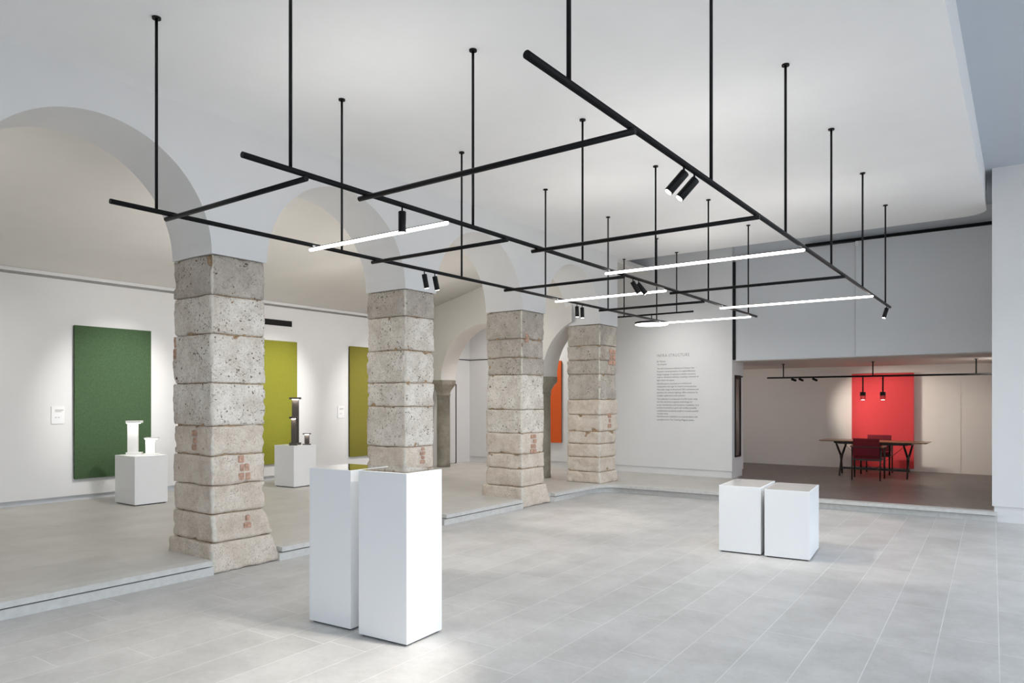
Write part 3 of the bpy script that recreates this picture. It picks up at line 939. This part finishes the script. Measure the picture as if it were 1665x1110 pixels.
RG = 'small spotlights on the red room track'
spotlight(-3.915, 15.3, 2.12, (-2.4, 17.2, 1.35), 'leftmost small spotlight on the track in the red panel room', RG, r=0.024, ln=0.105, stem=0.016, energy=66, size=56)
spotlight(-3.765, 15.3, 2.12, (-2.7, 17.2, 1.45), 'middle small spotlight on the track in the red panel room', RG, r=0.024, ln=0.105, stem=0.016, energy=66, size=56)
spotlight(-3.50, 15.3, 2.12, (-2.0, 17.2, 1.25), 'rightmost of the three small spotlights on the red panel room track', RG, r=0.024, ln=0.105, stem=0.016, energy=66, size=56)

# ------------------------------------------------------------------ table and chairs
T = thing('table', 'long wooden trestle table in front of the red panel', 'table', (-2.435, 15.65, STEP))
bm = bmesh.new()
# thin top, edges undercut
lo = [bm.verts.new(p) for p in ((-0.93, -0.31, 0.692), (0.93, -0.31, 0.692), (0.93, 0.31, 0.692), (-0.93, 0.31, 0.692))]
hi = [bm.verts.new(p) for p in ((-0.96, -0.35, 0.704), (0.96, -0.35, 0.704), (0.96, 0.35, 0.704), (-0.96, 0.35, 0.704))]
tp = [bm.verts.new((v.co.x, v.co.y, 0.716)) for v in hi]
bm.faces.new(list(reversed(lo))); bm.faces.new(tp)
for a, b in ((lo, hi), (hi, tp)):
    for i in range(4): bm.faces.new((a[i], a[(i + 1) % 4], b[(i + 1) % 4], b[i]))
obj('tabletop', bm, TOPW, T)
bm = bmesh.new()
box(bm, -0.62, 0.62, -0.24, -0.19, 0.645, 0.69); box(bm, -0.62, 0.62, 0.19, 0.24, 0.645, 0.69)
obj('apron', bm, WOOD, T)
for s in (-1, 1):
    xc = 0.60 * s
    tr = obj('trestle', boxbm(xc - 0.022, xc + 0.022, -0.06, 0.06, 0.355, 0.43, bev=0.006), WOOD, T)
    for sy in (-1, 1):
        bm = bmesh.new()
        tube(bm, (xc + 0.058 * sy, 0.27 * sy, 0.69), (xc + 0.006 * sy, 0.015 * sy, 0.39), 0.017, 0.022, 10)
        tube(bm, (xc + 0.006 * sy, 0.015 * sy, 0.40), (xc + (0.012 if sy > 0 else -0.04), -0.27 * sy, 0.0), 0.023, 0.015, 10)
        obj('trestle_leg', bm, WOOD, tr)
    obj('trestle_head', boxbm(xc - 0.09, xc + 0.09, -0.28, 0.28, 0.660, 0.692, bev=0.005), WOOD, tr)
    obj('tie_rod', tubebm((xc - 0.02 * s, 0, 0.655), (0.04 * s, 0, 0.16), 0.0035, seg=8), BLACK, T)
obj('stretcher', boxbm(-0.62, 0.62, -0.016, 0.016, 0.125, 0.165, bev=0.004), WOOD, T)

def chair(x, y, rz, label):
    t = thing('armchair', label, 'chair', (x, y, STEP), rz, 'red upholstered armchairs at the table')
    # local +y is where the sitter faces
    bm = boxbm(-0.225, 0.225, -0.20, 0.27, 0.405, 0.455, bev=0.018); obj('seat', bm, REDD, t, True)
    bm = bmesh.new()
    box(bm, -0.225, 0.225, -0.022, 0.022, -0.17, 0.17, bev=0.016)
    bmesh.ops.transform(bm, matrix=Matrix.Translation((0, -0.235, 0.625)) @ Matrix.Rotation(math.radians(8), 4, 'X'), verts=bm.verts[:])
    obj('backrest', bm, REDD, t, True)
    for s in (-1, 1):
        obj('leg', tubebm((0.265 * s, 0.27, 0.62), (0.262 * s, 0.27, 0.0), 0.021, 0.014, 10), WOOD, t)
        obj('leg', tubebm((0.245 * s, -0.21, 0.63), (0.240 * s, -0.265, 0.0), 0.016, 0.012, 10), WOOD, t)
        bm = bmesh.new()
        a = [(0.235 * s, -0.25), (0.275 * s, -0.25), (0.305 * s, 0.30), (0.235 * s, 0.30)]
        if s < 0: a = list(reversed(a))
        prism(bm, a, 0.622, 0.648)
        obj('armrest', bm, ARMW, t)
        obj('side_rail', boxbm(0.245 * s - 0.011, 0.245 * s + 0.011, -0.23, 0.27, 0.375, 0.408), WOOD, t)
    obj('front_rail', boxbm(-0.26, 0.26, 0.255, 0.28, 0.372, 0.406), WOOD, t)
    obj('rear_rail', boxbm(-0.245, 0.245, -0.245, -0.222, 0.372, 0.404), WOOD, t)
    obj('back_rail', boxbm(-0.25, 0.25, -0.268, -0.250, 0.625, 0.640), WOOD, t)
    return t
chair(-2.449, 15.03, math.radians(3), 'dark red armchair with its back to the camera in front of the table')
chair(-2.475, 16.30, math.radians(180), 'dark red armchair behind the table, mostly hidden against the red panel')

# black framed glass in the end of the text wall, and a small sensor
t = thing('wall_display', 'tall narrow black-framed dark glass panel in the end of the text wall', 'panel', (-4.60, 13.91, 0.545))
bm = bmesh.new()
for y0, y1, z0, z1 in ((-0.165, -0.145, 0, 1.61), (0.135, 0.165, 0, 1.61), (-0.145, 0.135, 0, 0.03), (-0.145, 0.135, 1.56, 1.61)):
    box(bm, -0.02, 0.022, y0, y1, z0, z1)
obj('frame', bm, BLACK, t)
obj('glass', boxbm(-0.01, 0.006, -0.146, 0.136, 0.028, 1.562), DARKGLASS, t)
o = obj('sensor', boxbm(-4.606, -4.578, 14.14, 14.18, 2.12, 2.145, bev=0.003), SHADOWG)
tag(o, 'tiny grey sensor box beside the top of the black-framed glass', 'sensor')

# ------------------------------------------------------------------ wall text
def text_mesh(body, size, name, x, z, y, mat_, parent, width=None, spacing=1.0):
    cu = bpy.data.curves.new('tmp', 'FONT')
    cu.body = body; cu.size = size; cu.space_character = spacing
    cu.resolution_u = 3
    to = bpy.data.objects.new('tmp', cu); COL.objects.link(to)
    dg = bpy.context.evaluated_depsgraph_get()
    me = bpy.data.meshes.new_from_object(to.evaluated_get(dg))
    bpy.data.objects.remove(to); bpy.data.curves.remove(cu)
    xs = [v.co.x for v in me.vertices]
    sx = 1.0 if width is None else width / (max(xs) - min(xs))
    x0 = min(xs)
    for v in me.vertices:
        v.co = Vector((x + (v.co.x - x0) * sx, y, z + v.co.y))
    return me

LINES = [
    ('title', [("INFRA-STRUCTURE", 2.585, 0.70)]),
    ('byline', [("By Vincent", 2.465, None), ("Van Duysen", 2.404, None)]),
    ('paragraph', [("The Infra-Structure collection is Vincent Van", 2.316, None), ("Duysen's reinterpretation of a typical Bauhaus", 2.256, None),
                   ("design language. It exposes a tubular structure", 2.195, None), ("with an industrial aesthetic, creating a network of", 2.138, None), ("light within the space.", 2.075, None)]),
    ('paragraph', [("Infra-Structure expresses an architectural", 2.005, None), ("composition through its rhythm and sequences.", 1.945, None),
                   ("The wide range of directional LED luminaires and", 1.882, None), ("pendants for ambient lighting, offers solutions for", 1.821, None), ("multiple applications and contexts.", 1.758, None)]),
    ('paragraph', [("The collection is composed of a 24V track using", 1.688, None), ("the Flos exclusive magnetic technology for", 1.629, None),
                   ("power distribution and luminaires installation. It is", 1.565, None), ("surface mounted as a grid with endless possible", 1.507, None),
                   ("combinations by placing single or multiple parallel", 1.445, None), ("modular lines.", 1.387, None)]),
    ('paragraph', [("Infra-Structure installation can also be fitted with", 1.328, None), ("spotlights from The Tracking Magnet system.", 1.262, None)]),
]
WT = thing('wall_lettering', 'block of small dark lettering with a spaced title on the white wall', 'wall text', (-6.17, 13.6, 1.24))
for nm, lines in LINES:
    for body, z, w in lines:
        big = nm == 'title'
        bm = bmesh.new()
        me = text_mesh(body, 0.088 if big else 0.0445, nm, 0.0, z - 1.24 - (0.03 if big else 0.014), -0.0015, INK, WT, w, 1.25 if big else 1.0)
        bm.from_mesh(me); bpy.data.meshes.remove(me)
        o = obj('title_line' if big else 'text_line', bm, TITLEINK if big else INK, WT)

# ------------------------------------------------------------------ lights
world = bpy.data.worlds.new('World'); scene.world = world
world.use_nodes = True
wn = world.node_tree
bg = wn.nodes['Background']
tc = wn.nodes.new('ShaderNodeTexCoord'); sx = wn.nodes.new('ShaderNodeSeparateXYZ')
wn.links.new(tc.outputs['Generated'], sx.inputs[0])
mrw = wn.nodes.new('ShaderNodeMapRange')
wn.links.new(sx.outputs['Z'], mrw.inputs['Value'])
mrw.inputs['From Min'].default_value = -0.06; mrw.inputs['From Max'].default_value = 0.06
mxw = wn.nodes.new('ShaderNodeMix'); mxw.data_type = 'RGBA'
wn.links.new(mrw.outputs[0], mxw.inputs['Factor'])
mxw.inputs[6].default_value = (0.30, 0.30, 0.30, 1)
mxw.inputs[7].default_value = (0.83, 0.915, 1.0, 1)
wn.links.new(mxw.outputs[2], bg.inputs['Color'])
bg.inputs['Strength'].default_value = 3.6

def portal(loc, rot, sx, sy):
    l = bpy.data.lights.new('daylight_portal', 'AREA'); l.shape = 'RECTANGLE'; l.size = sx; l.size_y = sy
    l.cycles.is_portal = True
    o = bpy.data.objects.new('daylight_portal', l); COL.objects.link(o)
    o.location = loc; o.rotation_euler = rot
for a, b in WIN:
    portal((RX + 0.2, (a + b) / 2, 2.28), (0, PI / 2, 0), 4.3, b - a)
for a, b in ((0.5, 3.2),):
    portal(((a + b) / 2, -4.4, 2.15), (PI / 2, 0, 0), b - a, 3.7)

def spot(loc, target, energy, size, blend=0.8, soft=0.06, col=(1.0, 0.965, 0.93)):
    l = bpy.data.lights.new('washer_fill_spot', 'SPOT'); l.energy = energy; l.spot_size = math.radians(size); l.spot_blend = blend
    l.shadow_soft_size = soft; l.color = col
    o = bpy.data.objects.new('washer_fill_spot', l); COL.objects.link(o)
    o.location = loc
    o.rotation_euler = (Vector(target) - Vector(loc)).to_track_quat('-Z', 'Y').to_euler()
    return o
# the aisle's own wall washers under the vault, then added unseen fill spots
for y, e in ((5.3, 330), (8.15, 330), (10.6, 280)):
    spot((-8.3, y + 0.45, 3.95), (LX, y, 1.75), e * 1.6, 36, 1.0)
    spot((-8.6, y + 0.2, 4.0), (LX, y, 1.6), e * 0.24, 95, 1.0)
spot((-8.6, 2.4, 4.0), (LX, 2.2, 1.6), 110, 80)
spot((-9.2, 12.6, 4.1), (-9.5, 13.3, 1.5), 190, 120, 1.0, 0.2)  # unseen fill added to brighten the back room
spot((-5.66, 12.3, 3.02), (-5.62, 13.6, 2.15), 42, 130, 1.0, 0.25)  # the disc pendant's own light on the text wall
spot((-0.1, 15.2, 2.25), (-2.6, 16.6, 1.0), 55, 160, 1.0, 0.3)  # added red room fill, out of view behind the pillar wall
spot((-5.9, 15.2, 2.25), (-4.2, 17.2, 1.4), 30, 150, 1.0, 0.3)  # unseen fill on the red room's left side
for y in (1.5, 5.3, 7.9, 10.3):
    spot((-8.4, y, 2.3), (-9.0, y, 4.1), 42, 165, 1.0, 0.45)  # added uplight to brighten the vault, no fitting modelled
    spot((-8.7, y - 1.6, 2.7), (-6.6, y + 0.6, 3.4), 38, 110, 1.0, 0.3)  # unseen fill aimed at the arch soffits
    spot((-7.6, y, 4.0), (-8.8, y, 0.1), 60, 130, 1.0, 0.2)  # added downward fill for the aisle

# ------------------------------------------------------------------ camera
cam = bpy.data.cameras.new('Camera')
cam.sensor_width = 36.0; cam.sensor_fit = 'HORIZONTAL'
cam.lens = 36.0 * 1146.0 / 1665.0
cam.shift_y = (651.5 - 555.0) / 1665.0
cam.clip_start = 0.05
co = bpy.data.objects.new('Camera', cam); COL.objects.link(co)
co.location = (0, 0, 1.65)
co.rotation_euler = (PI / 2, 0, math.radians(36.029))
scene.camera = co

vs = scene.view_settings
vs.view_transform = 'Standard'; vs.look = 'None'; vs.gamma = 1.0; vs.exposure = 0.2
vs.use_curve_mapping = False
scene.cycles.max_bounces = 10
scene.cycles.diffuse_bounces = 6
